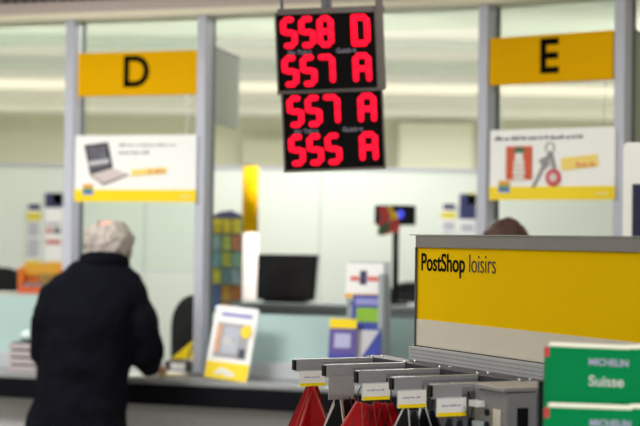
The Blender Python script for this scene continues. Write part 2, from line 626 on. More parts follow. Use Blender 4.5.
# low cabinet behind the counter
cabm = mat('grey_cabinet', (118, 128, 130), .5)
c0 = at(212, 300, 7.98)
c1 = at(470, 300, 7.72)
ca = math.atan2(c1.y - c0.y, c1.x - c0.x)
cw = math.hypot(c1.x - c0.x, c1.y - c0.y)
cab = thing('low_cabinet', 'grey low cabinet behind the counter carrying the monitor', 'cabinet', (c0.x, c0.y, 0), ca)
MB().box(0, cw, 0, .45, .05, 1.26).build('body', cabm, cab, bevel=.004)
MB().box(-.01, cw + .01, -.02, .46, 1.26, 1.285).build('top_board', mat('grey_cabinet_top', (134, 142, 144), .4), cab, bevel=.003)
for k in range(3):
    d = MB().box(.01 + k * cw / 3, -.01 + (k + 1) * cw / 3, -.012, -.001, .1, 1.23).build('door', cabm, cab)
    MB().box((k + .9) * cw / 3 - .01, (k + .9) * cw / 3, -.03, -.012, .7, .82).build('handle', steel, d)
MB().box(.02, cw - .02, .02, .43, 0, .05).build('plinth', black, cab)


def on_cab(px, dy):
    x = 0
    best = None
    for i in range(0, 400):
        a = cw * i / 400
        q = Vector((c0.x + math.cos(ca) * a - math.sin(ca) * dy, c0.y + math.sin(ca) * a + math.cos(ca) * dy))
        e = abs(320 + F * q.x / q.y - px)
        if best is None or e < best[0]:
            best = (e, q)
    return best[1]


# monitor
q = on_cab(288, .15)
t = thing('computer_monitor', 'black computer monitor on the grey cabinet beside the yellow and white column', 'monitor', (q.x, q.y, 1.285), ca)
t.scale = (1.1, 1, 1)
MB().prism([(-.150, .012), (.138, .012), (.153, .255), (-.144, .255)], -.015, .02).build('housing', black, t, bevel=.004)
MB().prism([(-.138, .026), (.128, .026), (.139, .242), (-.132, .242)], -.018, -.0155).build('screen', mat('dark_screen', (34, 30, 36), .25, rgb2=(60, 54, 58), scale=9), t)
MB().box(-.02, .02, .0, .03, .008, .08).build('neck', black, t)
MB().prism(rrect(.2, .016, .006, cz=.008), -.07, .09).build('foot', black, t)

# round column white and yellow
q = at(249, 300, 8.62)
t = thing('banded_column', 'slim round column, yellow above and white below, beside the monitor', 'column', (q.x, q.y, 0))
MB().tube([(0, 0, 0), (0, 0, 1.655)], .049, 24).build('white_shaft', mat('warm_white_shaft', (246, 234, 228), .5, var=.02), t, smooth=True)
MB().tube([(0, 0, 1.655), (0, 0, 2.03)], .046, 24).build('yellow_sleeve', mat('deep_yellow', (250, 192, 0), .6, spec=.1), t, smooth=True)
MB().tube([(0, 0, 2.03), (0, 0, 2.04)], .036, 24).build('cap', black, t)
g = MB()
for k in range(4):
    g.box(.004, .014, -.0465, -.036, 1.93 + k * .02, 1.94 + k * .02)
g.build('vertical_lettering', ink, t)

# stamp / card rack
q = at(226, 300, 7.76)
t = thing('card_rack', 'tall rack of colourful cards right of the D window post', 'rack', (q.x, q.y, 0))
t.scale = (.95, 1, .95)
MB().box(-.085, .085, .0, .03, 1.25, 1.82).box(-.07, -.05, .0, .03, 0, 1.25).box(.05, .07, .0, .03, 0, 1.25).build('back_board', mat('blue_grey_board', (110, 140, 150), .6), t)
MB().box(-.12, .12, -.1, .15, 0, .02).build('base', steel_d, t)
MB().prism([(-.085, 1.81), (.085, 1.81), (.08, 1.835), (.02, 1.86), (-.04, 1.85), (-.085, 1.825)], -.012, 0).build('header_card', mat('navy_card', (70, 76, 116), .5), t)
cols = [(232, 204, 30), (232, 204, 30), (240, 214, 60), (150, 190, 190), (180, 200, 90), (240, 150, 110), (120, 180, 190), (200, 214, 90), (150, 200, 180), (214, 214, 60), (110, 150, 160), (160, 190, 200), (90, 120, 180), (210, 160, 50), (190, 120, 50), (40, 120, 190), (200, 140, 60), (170, 190, 200)]
k = 0
for row in range(6):
    for c_ in range(3):
        col = cols[k % len(cols)]
        x = -.054 + c_ * .054
        z = 1.735 - row * .09
        o = MB().box(x - .024, x + .024, -.022, -.014, z, z + .078).build('card', mat('card_%d_%d_%d' % col, tuple(min(255, v + 40) for v in col), .5, rgb2=tuple(max(0, v - 60) for v in col), scale=25), t)
        k += 1
    MB().box(-.085, .085, -.03, .0, 1.73 - row * .09, 1.735 - row * .09).build('shelf', steel, t)

# pole screen
q = on_cab(396, .2)
t = thing('pole_screen', 'small black screen with a blue spot on a thin black pole behind the counter', 'screen', (q.x, q.y, 1.285), ca)
MB().tube([(0, 0, 0), (0, 0, .49)], .017, 12).build('pole', black, t)
MB().tube([(0, 0, 0), (0, 0, .015)], .07, 20).build('base', black, t)
MB().prism(rrect(.215, .105, .01, cx=0, cz=.47), -.045, -.015).build('housing', black, t)
MB().prism([(.03 + .02 * math.cos(a * PI / 8), .475 + .024 * math.sin(a * PI / 8)) for a in range(16)], -.047, -.0455).build('blue_light', mat('blue_led', (70, 80, 255), .4, emit=.7), t)
MB().box(-.09, -.03, -.047, -.0455, .41, .48).build('grey_field', ink_b, t)
t2 = thing('paper_pinwheel', 'red and yellow pinwheel fixed in front of the small pole screen', 'decoration', (q.x, q.y - .07, 1.29), ca)
pr, py_ = mat('pinwheel_red', (190, 50, 44), .5), mat('pinwheel_yellow', (226, 196, 50), .5)
pg = mat('pinwheel_green', (60, 90, 50), .5)
for k, (a, mm, l) in enumerate([(100, py_, .085), (150, pr, .06), (60, py_, .06), (200, pr, .07), (250, pr, .075), (310, pr, .07), (345, pr, .05), (230, pg, .095), (125, pr, .1)]):
    M = Matrix.Translation((-.03, 0, .43)) @ Matrix.Rotation(-R(a), 4, 'Y')
    MB().prism([(0, -.006), (l * .6, -.03), (l, -.008), (l * .8, .025), (l * .3, .02)], -.02 - .002 * k, -.016 - .002 * k, M=M).build('vane', mm, t2)
MB().tube([(-.03, -.045, .43), (-.03, 0.02, .43)], .006, 8).build('hub', steel, t2)


def office_chair(label, loc, rz, h=1.34):
    t = thing('office_chair', label, 'chair', loc, rz, 'black office chairs')
    fab = mat('black_chair_fabric', (16, 16, 22), .85, bump=.2)
    b = MB().prism(rrect(.44, .5, .17, 8, cz=h - .25), -.03, .03)
    for v in b.bm.verts:
        v.co.y += .06 * (v.co.x / .22) ** 2 * -1 + .02 * math.sin((h - v.co.z) * 6)
    b.build('backrest', fab, t, bevel=.02)
    b = MB().ell((0, -.26, h - .66), (.24, .23, .045), sub=3)
    b.build('seat', fab, t, smooth=True)
    MB().tube([(0, .05, h - .4), (0, .06, h - .66), (0, -.2, h - .72)], .015, 10).build('back_bar', black, t)
    MB().tube([(0, -.22, .1), (0, -.22, h - .7)], .025, 14).build('gas_lift', steel_d, t)
    MB().tube([(0, -.22, .36), (0, -.22, .375)], .2, 28).build('foot_ring', steel, t)
    for k in range(5):
        a = k * 2 * PI / 5
        leg = MB().tube([(0, -.22, .11), (.28 * math.cos(a), -.22 + .28 * math.sin(a), .065)], [.024, .014], 10).build('leg', black, t)
        MB().ell((.28 * math.cos(a), -.22 + .28 * math.sin(a), .03), (.022, .022, .03), sub=2).build('castor', black, leg, smooth=True)
    return t


q = at(200, 330, 7.5)
office_chair('black office chair back half hidden by the right post of the D window', (q.x, q.y, 0), R(-62), 1.34)
q = at(418, 300, 8.9)
office_chair('black office chair back beyond the cabinet left of the yellow shop sign', (q.x, q.y, 0), R(180), 1.38)
q = at(-6, 280, 8.6)
office_chair('black office chair back at the far left edge beyond the frosted screen', (q.x, q.y, 0), R(180), 1.44)

# posters on the back partition, left bay and mid bay
def notice(label, px0, px1, py0, py1, bands):
    a, b = at(px0, py1, 9.49), at(px1, py0, 9.49)
    w, h = b.x - a.x, b.z - a.z
    t = thing('wall_notice', label, 'notice', (a.x, 9.495, a.z))
    MB().box(0, w, -.004, 0, 0, h).build('sheet', poster_w, t)
    for (f0, f1, g0, g1, mm) in bands:
        MB().box(w * f0, w * f1, -.0065, -.0045, h * g0, h * g1).build('printed_field', mm, t)
    return t


navy = mat('navy_print', (64, 66, 120), .5, rgb2=(30, 32, 70), scale=30)
greyp = mat('grey_print', (168, 170, 186), .5, rgb2=(206, 206, 214), scale=40)
yp = mat('yellow_print', (226, 210, 60), .5)
redp = mat('red_print', (200, 110, 110), .5)
notice('narrow notice with navy head and yellow band on the partition at left', 26, 41, 204, 263, [(.1, .95, .9, 1, navy), (0, 1, .72, .86, yp), (.1, .9, .45, .7, greyp), (.1, .9, .1, .42, greyp), (.0, 1, 0, .05, yp)])
notice('taller notice with navy and yellow top beside the narrow notice', 44, 63, 193, 266, [(0, 1, .8, 1, navy), (.45, .95, .85, 1.0, yp), (.1, .4, .45, .52, redp), (.5, .9, .45, .52, ink_b), (.1, .9, .3, .36, redp), (.1, .9, .55, .6, greyp), (0, 1, 0, .06, mat('amber_print', (236, 180, 50), .5))])
notice('small grey and yellow notice left of the E window post', 441, 456, 204, 233, [(.1, .95, .8, 1, navy), (0, 1, .5, .72, yp), (.1, .9, .1, .4, greyp)])
notice('dark blue notice with a yellow corner beside the E window post', 459, 476, 194, 236, [(0, 1, .4, 1, navy), (.5, 1, .75, 1.02, yp), (.1, .9, .1, .3, greyp)])

# orange letter tray on the frosted screen's inner shelf
sh = at(45, 300, 7.9)
t = thing('side_shelf', 'pale shelf behind the left frosted screen carrying an orange tray', 'shelf', (sh.x - .35, sh.y, 0))
MB().box(-.3, .55, -.14, .14, 1.30, 1.325).build('board', mat('pale_board', (206, 208, 200), .5), t)
for x in (-.28, .53):
    MB().box(x - .012, x + .012, -.12, .12, 0, 1.3).build('side_leg', steel_d, t)
zt = 1.325
tr = thing('letter_tray', 'orange letter tray with papers on the shelf behind the left frosted screen', 'tray', (sh.x, sh.y - .02, zt))
om = mat('orange_plastic', (236, 122, 40), .5)
g = MB().box(-.125, .1, -.08, .08, 0, .012).box(-.125, -.113, -.08, .08, 0, .13).box(.088, .1, -.08, .08, 0, .13).box(-.125, .1, .07, .08, 0, .15)
g.build('frame', om, tr)
MB().box(-.12, .095, -.082, -.07, .0, .035).build('front_lip', mat('orange_red_plastic', (226, 96, 50), .5), tr)
MB().box(-.1, .08, -.06, .06, .014, .05).build('papers', mat('tray_papers', (190, 186, 190), .7, rgb2=(70, 70, 96), scale=30), tr)
MB().box(-.02, .07, -.05, .05, .052, .1).build('booklet', mat('booklet_black', (60, 56, 66), .6, rgb2=(210, 170, 60), scale=22), tr)
MB().box(-.12, .095, .05, .068, .09, .155).build('yellow_card', mat('amber_print', (236, 180, 50), .5), tr)

# far office: bright panel above the partition
t = tag(MB().box(.9, 1.75, 17.38, 17.45, 2.15, 2.98).build('wall_panel', mat('bright_wall_panel', (244, 244, 226), .6)), 'lighter panel high on the far wall left of the E window post', 'panel')
t = tag(MB().box(-.9, .75, 17.36, 17.42, 2.2, 2.75).build('shelf_recess', mat('far_recess', (208, 208, 186), .6)), 'pale rectangle high on the far wall behind the number display', 'panel')
bm_ = mat('ceiling_beam_grey', (206, 212, 204), .7)
for i, (y, h, c_) in enumerate([(10.6, .05, bm_), (11.9, .09, bm_), (15.6, .12, ceil_m)]):
    struct(MB().box(XL, XR, y - .12, y + .12, ZC - h, ZC).build('trim_%d' % (3 + i), c_))

# white framed terminal at the far right
q = at(646, 190, 5.45)
t = thing('info_terminal', 'white framed information terminal at the right edge of the picture', 'terminal', (q.x + .04, q.y, 0), R(-20))
MB().prism(rrect(.24, .42, .02, cz=1.78), -.02, .03).build('housing', white, t, bevel=.004)
MB().box(-.085, .085, -.023, -.0205, 1.62, 1.84).build('screen', mat('navy_screen', (36, 38, 70), .3), t)
MB().tube([(0, .01, 0), (0, .01, 1.6)], .03, 16).build('stand', steel, t)
MB().box(-.2, .2, -.18, .18, 0, .02).build('base', steel_d, t, bevel=.004)

# ------------------------------------------------------------------ things on the counter
def on_counter(base, a, x, y):
    return (base.x + math.cos(a) * x - math.sin(a) * y, base.y + math.sin(a) * x + math.cos(a) * y, 1.0)


# easel sign
p = at(222, 380, 6.62)
t = thing('counter_display_stand', 'white leaning display card with a yellow foot right of the D window', 'display stand', (p.x + .015, p.y, 1.0), R(-14))
Mt = Matrix.Rotation(R(-14), 4, 'X') @ Matrix.Rotation(R(5), 4, 'Y')
MB().prism(rrect(.2, .325, .012, cz=.168), -.006, .006, M=Mt).build('board', poster_w, t)
MB().prism(rrect(.196, .075, .006, cz=.042), -.0085, -.0062, M=Mt).build('yellow_foot', poster_y, t)
MB().box(-.065, .075, -.0085, -.0062, .284, .3, M=Mt).build('headline_bar', mat('lilac_print', (150, 150, 214), .5), t)
MB().box(-.075, .075, -.0085, -.0062, .1, .255, M=Mt).build('picture', mat('print_interior', (206, 200, 204), .5, rgb2=(120, 124, 140), scale=9), t)
MB().box(-.04, .03, -.0105, -.0087, .12, .235, M=Mt).build('picture_centre', mat('print_cool_grey', (186, 194, 210), .5), t)
MB().box(-.075, -.055, -.0105, -.0087, .12, .245, M=Mt).build('picture_left_edge', mat('print_peach', (226, 170, 130), .5), t)
MB().box(.04, .07, -.0105, -.0087, .105, .145, M=Mt).build('picture_figure', ink_b, t)
MB().prism([(.06 + .026 * math.cos(k * PI / 8), .222 + .03 * math.sin(k * PI / 8)) for k in range(16)], -.0125, -.0107, M=Mt).build('yellow_disc', poster_y, t)
MB().prism([(-.055, .03), (-.03, .055), (0.0, .05), (.035, .035), (.04, .022), (0, .018), (-.02, .03), (-.05, .02)], -.0105, -.0087, M=Mt).build('white_figure', white, t)
MB().prism([(-.05, 0), (.05, 0), (.02, .18), (-.02, .18)], .05, .056, M=Matrix.Rotation(R(8), 4, 'X')).build('rear_strut', white, t)

# brochure holder between the windows
p = at(362, 350, 6.50)
t = thing('brochure_holder', 'grey tiered brochure holder on the counter left of the shop sign', 'brochure holder', (p.x, p.y, 1.0), R(-17))
MB().prism([(-.09, 0), (.12, 0), (.112, .53), (-.065, .53)], .02, .032).build('back_board', mat('holder_grey', (176, 184, 192), .5), t)
MB().box(-.12, .12, -.09, .07, 0, .012).build('base', mat('holder_grey', (176, 184, 192), .5), t)
MB().box(.085, .105, -.06, .03, .012, .48).build('side_wall', mat('holder_grey', (176, 184, 192), .5), t)
MB().box(-.1, .1, -.125, .02, .075, .09).box(-.05, .1, -.06, .02, .23, .244).box(-.07, .1, -.02, .02, .36, .374).build('leaflet_ledge', mat('holder_grey', (176, 184, 192), .5), t)
p2 = p


def leaflet(label, cx, cz, w, h, y, base_m, parts, tilt=-8):
    global p2
    o = thing('leaflet', label, 'leaflet', (p.x + math.cos(R(-17)) * cx - math.sin(R(-17)) * y, p.y + math.sin(R(-17)) * cx + math.cos(R(-17)) * y, 1.0 + cz), R(-17))
    M = Matrix.Rotation(R(tilt), 4, 'X')
    MB().box(-w / 2, w / 2, -.004, .004, 0, h, M=M).build('cover', base_m, o)
    for (a, b, c, d, mm) in parts:
        MB().prism([(w * (x - .5), h * z) for x, z in zip(a, b)], -.0065, -.0042, M=M).build('printed_field', mm, o)
    return o


S4 = lambda x0, x1: (x0, x1, x1, x0)
Z4 = lambda z0, z1: (z0, z0, z1, z1)
bluep = mat('royal_blue_print', (56, 70, 170), .5)
leaflet('white leaflet with red and blue lettering, top of the brochure holder', .005, .375, .165, .15, -.0, poster_w,
        [(S4(.12, .36), Z4(.48, .62), 0, 0, mat('coral_print', (226, 120, 110), .5)), (S4(.38, .56), Z4(.38, .78), 0, 0, navy), (S4(.58, .92), Z4(.48, .62), 0, 0, mat('coral_print', (226, 120, 110), .5)), (S4(0, 1.0), Z4(-.02, .12), 0, 0, mat('amber_print', (236, 180, 50), .5))])
leaflet('blue leaflet with a green field in the middle of the brochure holder', .03, .245, .13, .145, -.045, bluep,
        [(S4(.15, .9), Z4(.2, .62), 0, 0, mat('lime_print', (140, 190, 50), .5)), (S4(.1, .9), Z4(.7, .9), 0, 0, mat('lilac_print', (150, 150, 214), .5))])
leaflet('blue and grey leaflet at the foot of the brochure holder', .035, .09, .13, .16, -.08, bluep,
        [((0, .95, .2, 0), (.95, .95, .0, .0), 0, 0, mat('print_pale_grey', (205, 205, 215), .5))])
leaflet('purple leaflet with a yellow top beside the foot of the brochure holder', -.06, .10, .12, .185, -.105, mat('violet_print', (96, 80, 160), .5),
        [(S4(0, 1), Z4(.8, 1.02), 0, 0, poster_y), (S4(.2, .8), Z4(.35, .68), 0, 0, mat('pale_lilac_print', (186, 186, 226), .5)), (S4(0, 1), Z4(.0, .2), 0, 0, bluep)])

# papers in the D window
pap = mat('paper_white', (242, 242, 240), .6, var=.02)
for i, (px, Y, w, d, rz, lab, mm) in enumerate([(150, 6.86, .21, .15, 20, 'white form lying on the counter beside the standing man', pap), (168, 6.95, .15, .1, -25, 'white slip lying behind the form on the counter', pap), (172, 6.79, .12, .05, 10, 'pale yellow slip lying at the counter edge left of the display card', mat('pale_yellow_paper', (240, 226, 150), .6))]):
    q = at(px, 370, Y)
    tag(MB().slab([(-w / 2, -d / 2), (w / 2, -d / 2), (w / 2, d / 2), (-w / 2, d / 2)], 0, .003).build('paper_form', mm, loc=(q.x, q.y, 1.0 + .0035 * i), rotz=R(rz)), lab, 'paper')
q = at(180, 365, 7.05)
t = thing('pen_holder', 'low dark holder with a white insert at the foot of the D window post', 'pen holder', (q.x, q.y, 1.0), R(-15))
MB().box(-.065, .065, -.04, .04, 0, .05).build('tray', mat('charcoal_plastic', (60, 60, 66), .5), t, bevel=.008)
MB().box(-.03, .04, -.042, -.03, .012, .042).build('white_insert', white, t)
MB().tube([(.03, 0, .03), (.055, .01, .12)], .005, 8).build('pen', ink_b, t)
q = at(190, 350, 7.12)
t = thing('desk_sign', 'yellow triangular card standing beside the D window post', 'sign', (q.x + .0, q.y + .03, 1.0), R(-15))
MB().prism([(-.095, 0.05), (.1, 0.05), (.1, .2), (.04, .16)], -.004, .004).build('yellow_card', poster_y, t)
MB().box(-.02, .1, -.03, .03, 0, .052).build('foot', white, t)
# change machine left of the man
q = at(28, 372, 6.98)
t = thing('coin_tray', 'stack of pale cash trays on the counter left of the man', 'tray', (q.x, q.y, 1.0), R(-15))
for k in range(4):
    MB().box(-.07, .065, -.06, .06, k * .034, k * .034 + .026).build('tray', mat('pink_grey_plastic', (190, 178, 184), .5), t, bevel=.004)
MB().box(-.06, .055, -.05, .05, 0, .134).build('core', mat('charcoal_plastic', (60, 60, 66), .5), t)
tag(MB().ell((0, 0, 0), (.042, .042, .028), sub=3).build('glass_paperweight', mat('pale_glass', (214, 232, 230), .1), smooth=True, loc=(q.x + .0, q.y, 1.134 + .028)), 'pale rounded paperweight on top of the cash trays', 'paperweight')
q2 = at(43, 372, 7.0)
tag(MB().prism([(-.03, 0), (.04, 0), (.04, .15), (-.015, .15)], -.02, .02).build('yellow_folder', poster_y, loc=(q2.x, q2.y, 1.0), rotz=R(-15), bevel=.002), 'yellow folder standing between the cash trays and the man', 'folder')

# ------------------------------------------------------------------ number display
led = mat('red_led', (255, 22, 52), .4, var=.0, emit=1.0, spec=0)
cc = at(329, 52, 5.0)
W = .326
t = thing('number_display', 'hanging black number display with four rows of red LED numbers', 'display', (cc.x, cc.y, cc.z))
t.rotation_euler = (R(0), R(-3.1), R(2))
fr = mat('display_frame_grey', (116, 108, 108), .5, .3)
SEG = {'5': 'afgcd', '8': 'abcdefg', '7': 'abcF', 'A': 'abcefg', 'D': 'abcdef'}


def segs(ch, ox, oz, w=.0575, h=.107, s=.0205):
    g = MB()
    x0, x1, z0, z1, zm = ox - w / 2 + s / 2, ox + w / 2 - s / 2, oz - h / 2 + s / 2, oz + h / 2 - s / 2, oz

    def bar(a, b):
        g.tube([(a[0], 0, a[1]), (b[0], 0, b[1])], s / 2, 10)
        for q in (a, b):
            g.ell((q[0], 0, q[1]), (s / 2, s / 2, s / 2), sub=2)
    e = s * .18
    c = .010
    L = {'a': [(x0 + c, z1), (x1 - c, z1)], 'b': [(x1, z1 - c), (x1, zm + e)], 'c': [(x1, zm - e), (x1, z0 + c)], 'd': [(x0 + c, z0), (x1 - c, z0)],
         'e': [(x0, z0 + c), (x0, zm - e)], 'f': [(x0, zm + e), (x0, z1 - c)], 'g': [(x0 + c, zm), (x1 - c, zm)], 'F': [(x0, z1), (x0 + c, z1)]}
    for k in SEG[ch]:
        bar(*L[k])
    if ch == 'D':
        bar((x0, z1), (x0, z0))
        bar((x0, z0), (x1 - c, z0))
        bar((x0, z1), (x1 - c, z1))
        bar((x0, zm - .02), (x0, zm + .02))
        bar((x1, zm - .02), (x1, zm + .02))
    for v in g.bm.verts:
        v.co.y = v.co.y * .25
    return g


def unit(zc, dx, rows):
    b = MB().box(-W / 2 + dx, W / 2 + dx, -.0, .07, zc - .128, zc + .128)
    ho = b.build('housing', led_black, t, bevel=.003)
    f = MB().box(-W / 2 + dx - .005, W / 2 + dx + .005, -.006, .072, zc - .132, zc - .126) \
        .box(-W / 2 + dx - .005, W / 2 + dx + .005, -.006, .072, zc + .126, zc + .134) \
        .box(-W / 2 + dx - .006, -W / 2 + dx, -.006, .072, zc - .132, zc + .132).box(W / 2 + dx, W / 2 + dx + .006, -.006, .072, zc - .132, zc + .132)
    f.build('frame', fr, t)
    for r, s_ in enumerate(rows):
        zz = zc + (.064 if r == 0 else -.064) + .002
        for k, ch in enumerate(s_):
            if ch == ' ':
                continue
            ox = dx + (-.1235 + .0605 * k if k < 3 else .1145)
            g = segs(ch, ox, zz) if ch not in 'AD' else segs(ch, ox, zz, w=.064)
            for v in g.bm.verts:
                v.co.y -= .004
            g.build('digit' if ch not in 'AD' else 'letter', led, t, smooth=True)
    cap = mat('caption_grey', (140, 136, 160), .6)
    text('caption', 'No Ticket', .019, (dx - .13, -.0015, zc - .006), cap, t, bold=.0006)
    text('caption', 'Guichet', .021, (dx + .03, -.0015, zc - .006), cap, t, bold=.0006)


unit(.002, -.007, ['558 D', '557 A'])
unit(-.260, .004, ['557 A', '555 A'])
MB().box(-.165, .19, .01, .05, .134, .15).build('top_bar', fr, t)
MB().box(.163, .185, .0, .05, -.128, .17).build('side_bar', fr, t)
MB().tube([(-.15, .03, .14), (-.15, .03, .60)], .006, 10).build('hanging_rod', steel_d, t)
MB().tube([(.0, .03, .14), (.0, .03, .60)], .018, 10).build('hanging_rod', steel_d, t)
MB().tube([(.175, .03, .14), (.175, .03, .60)], .006, 10).build('hanging_rod', steel_d, t)
hb = MB().box(-.3, .3, -.03, .03, 0, .05)
zz_ = ZC - cc.z
MB().box(-.22, .26, .0, .06, .60, .63).build('ceiling_bar', fr, t)
for x in (-.15, .2):
    MB().tube([(x, .03, .63), (x, .03, zz_ - .03)], .01, 10).build('ceiling_rod', steel_d, t)


# ------------------------------------------------------------------ people
def person(label, loc, rz, jacket_m, hair_kind, scale=1.0):
    t = thing('person', label, 'person', loc, rz)
    t.scale = (scale,) * 3
    hx, hy, hz = .1, .07, 1.585            # head centre
    sh = [(-.105, 0, 1.375), (.205, 0, 1.385)]
    el = [(-.155, .02, 1.14), (.272, .03, 1.13)]
    wr = [(-.02, .27, 1.045), (.262, .28, 1.06)]
    b = MB()
    b.rings([(0, 0, .9, .15, .11), (.01, 0, 1.0, .155, .115), (.025, 0, 1.15, .155, .11), (.045, .0, 1.3, .165, .11), (.055, .005, 1.38, .13, .085), (.065, .015, 1.43, .07, .065)])
    b.tube([(.065, .02, 1.40), (.08, .04, 1.48), (.095, .06, 1.56)], [.062, .056, .055], 16)
    b.ell((hx, hy, hz + .01), (.076, .097, .102))
    b.ell((hx, hy + .035, hz - .05), (.058, .062, .07))          # jaw
    b.ell((hx, hy + .085, hz - .105), (.025, .02, .02), sub=2)         # chin
    b.ell((hx, hy + .105, hz - .025), (.013, .022, .024), sub=2)      # nose
    b.ell((hx, hy + .092, hz - .068), (.024, .012, .006), sub=2)      # lips
    b.ell((hx, hy + .082, hz + .022), (.05, .02, .012), sub=2)          # brow
    for s in (-1, 1):
        b.ell((hx + s * .08, hy - .002, hz - .015), (.01, .022, .034), Matrix.Rotation(R(12 * s), 3, 'Z'), sub=2)
    for i in (0, 1):
        b.tube([sh[i], tuple((a + c) / 2 for a, c in zip(sh[i], el[i])), el[i], wr[i]], [.052, .046, .04, .028], 14)
        s = 1 if i == 0 else -1
        w = Vector(wr[i])
        f = Vector((.1 if i == 0 else .25, .95, -.2)).normalized()
        side = f.cross(Vector((0, 0, 1))).normalized()
        b.tube([w, w + f * .04, w + f * .09], [.027, .034, .036], 12, flat=.5)
        for k, (o_, l) in enumerate([(-.03, .062), (-.01, .072), (.01, .068), (.029, .054)]):
            r0 = w + f * .08 + side * o_
            b.tube([r0, r0 + f * l * .5 + Vector((0, 0, .004)), r0 + f * l * .8 + Vector((0, 0, -.012)), r0 + f * l + Vector((0, 0, -.026))], [.0095, .009, .008, .007], 8)
        th = w + f * .03 + side * (-.03 * (-s))
        b.tube([th, th + f * .03 + side * (.028 * s), th + f * .065 + side * (.034 * s)], [.011, .010, .008], 8)
    for s in (-1, 1):
        b.tube([(s * .085, 0, .92), (s * .09, .01, .5), (s * .095, -.01, .1)], [.085, .055, .038], 16)
        b.tube([(s * .095, -.04, .04), (s * .1, .12, .03)], [.034, .03], 12)
    body = b.build('body', skin, t)
    remesh(body, .0065, 3)
    for s in (-1, 1):
        e = MB().ell((hx + s * .031, hy + .088, hz + .003), (.012, .009, .008), sub=2).build('eye', white, body, smooth=True)
    # jacket
    j = MB()
    j.rings([(-.014, -.01, .80, .224, .165), (-.012, -.01, .86, .212, .155), (0, -.005, .95, .196, .148), (.006, 0, 1.02, .192, .145), (.028, 0, 1.16, .198, .145),
             (.045, 0, 1.30, .208, .145), (.052, .0, 1.37, .215, .13), (.055, .005, 1.42, .208, .12), (.062, .01, 1.465, .178, .105), (.075, .02, 1.51, .122, .092), (.08, .02, 1.53, .08, .08)])
    rr = [[.075, .07, .066, .046], [.075, .07, .066, .046]]
    for i in (0, 1):
        e = Vector(el[i])
        m1 = (Vector(sh[i]) + e) / 2 + Vector(((-.01 if i == 0 else .012), -.01, 0))
        j.tube([sh[i], m1, e, (e + Vector(wr[i])) / 2, wr[i]], [.07, .077, .074, .062, .05], 18)
        j.ell(sh[i], (.07, .072, .066))
    jk = j.build('jacket', jacket_m, t)
    remesh(jk, .011, 6, disp=.011, disp_scale=.11)
    cl = MB()
    n = 26
    for k in range(n):
        a = k * 2 * PI / n
        rx, ry = .09, .09
        cl.ell((.088 + rx * math.cos(a), .03 + ry * math.sin(a), 1.508 + .02 * math.sin(a - PI)), (.022, .022, .04), sub=2)
    c_o = cl.build('collar', jacket_m, jk)
    remesh(c_o, .008, 4)
    tb = MB()
    for s in (-1, 1):
        tb.tube([(s * .08, 0, .95), (s * .09, .01, .5), (s * .095, -.01, .09)], [.105, .082, .066], 18)
    tb.rings([(0, 0, .84, .15, .12), (0, 0, .98, .16, .125)])
    remesh(tb.build('trousers', trouser, t), .013, 5, disp=.004, disp_scale=.1)
    for s in (-1, 1):
        so = MB().tube([(s * .095, -.065, .045), (s * .098, .02, .05), (s * .103, .16, .038)], [.04, .046, .038], 14)
        for v in so.bm.verts:
            v.co.z = max(v.co.z, .002)
        so.build('shoe', shoe_m, t, smooth=True)
    # hair
    h = MB()
    rg = random.Random(3)
    N = 420
    for k in range(N):
        zz = 1 - 2 * (k + .5) / N
        a = k * 2.399963
        d = Vector((math.cos(a) * math.sqrt(1 - zz * zz), math.sin(a) * math.sqrt(1 - zz * zz), zz))
        if hair_kind == 'grey':
            if d.y > .45 or (d.y > .1 and d.z < .1):
                continue
            if d.z < -.72:
                continue
            sp = Vector((-.06, -.42, .9)).normalized()
            if d.dot(sp) > .9 or (d.z > .8 and d.y > -.3):
                continue
            th = rg.uniform(.022, .04) if abs(d.x) > .5 and d.z < .5 else rg.uniform(.014, .026)
        else:
            if d.y > .55 and d.z < .5:
                continue
            if d.z < -.8:
                continue
            th = rg.uniform(.016, .026)
        c = Vector((hx + d.x * .078, hy + d.y * .098, hz + .012 + d.z * .1))
        M = Matrix.Rotation(rg.uniform(0, 3), 3, d)
        h.ell(c, (th, th * .8, th * 1.1), M, sub=1)
    if hair_kind == 'grey':
        hm = mat('grey_hair', (214, 204, 198), .8, rgb2=(96, 84, 78), scale=38, bump=.8, stretch=(1, 1, .35))
    else:
        hm = mat('brown_hair', (84, 44, 34), .6, rgb2=(34, 18, 16), scale=60, bump=.6, stretch=(1, 1, .3))
        h.ell((hx, hy - .06, hz - .06), (.075, .06, .11))
    ho = h.build('hair', hm, t)
    remesh(ho, .006, 5, disp=.0035, disp_scale=.025)
    return t


person('person with grey hair in a black jacket, seen from behind at the D window', (-1.003, 6.40, 0), 0, cloth, 'grey')
person('person with brown hair, only the top of the head showing above the shop sign', (.60, 5.73, 0), R(-12), cloth2, 'brown', 1.0)

# ------------------------------------------------------------------ PostShop gondola in the foreground
GO = Vector((.2407, 3.75))
GA = -R(64)
ZP = 1.63
gd = thing('display_gondola', 'grey steel shop gondola with a perforated rail under the yellow shop sign', 'gondola', (GO.x, GO.y, 0), GA)
MB().box(.02, 1.9, .012, .03, .1, 1.375).build('back_panel', steel_d, gd)
rail = MB()
rail.prism([(0, 0)] * 0 or [(0, 1.334), (1.9, 1.334), (1.9, 1.366), (0, 1.366)], -.018, .012)
for k in range(180):
    x = .006 + k * .0105
    for z in (1.341, 1.350, 1.359):
        rail.box(x, x + .0038, -.0186, -.0178, z - .0014, z + .0014, 1)
rail.build('perforated_rail', [mat('rail_steel', (186, 186, 194), .45, .3), mat('hole_dark', (110, 108, 118), .8)], gd)
MB().box(-.13, 1.9, -.075, -.019, 1.318, 1.334).build('lower_channel', mat('channel_dark', (58, 58, 66), .5, .4), gd, bevel=.002)
MB().box(0, .58, -.45, .05, .03, .16).build('base_shelf', steel, gd, bevel=.004)
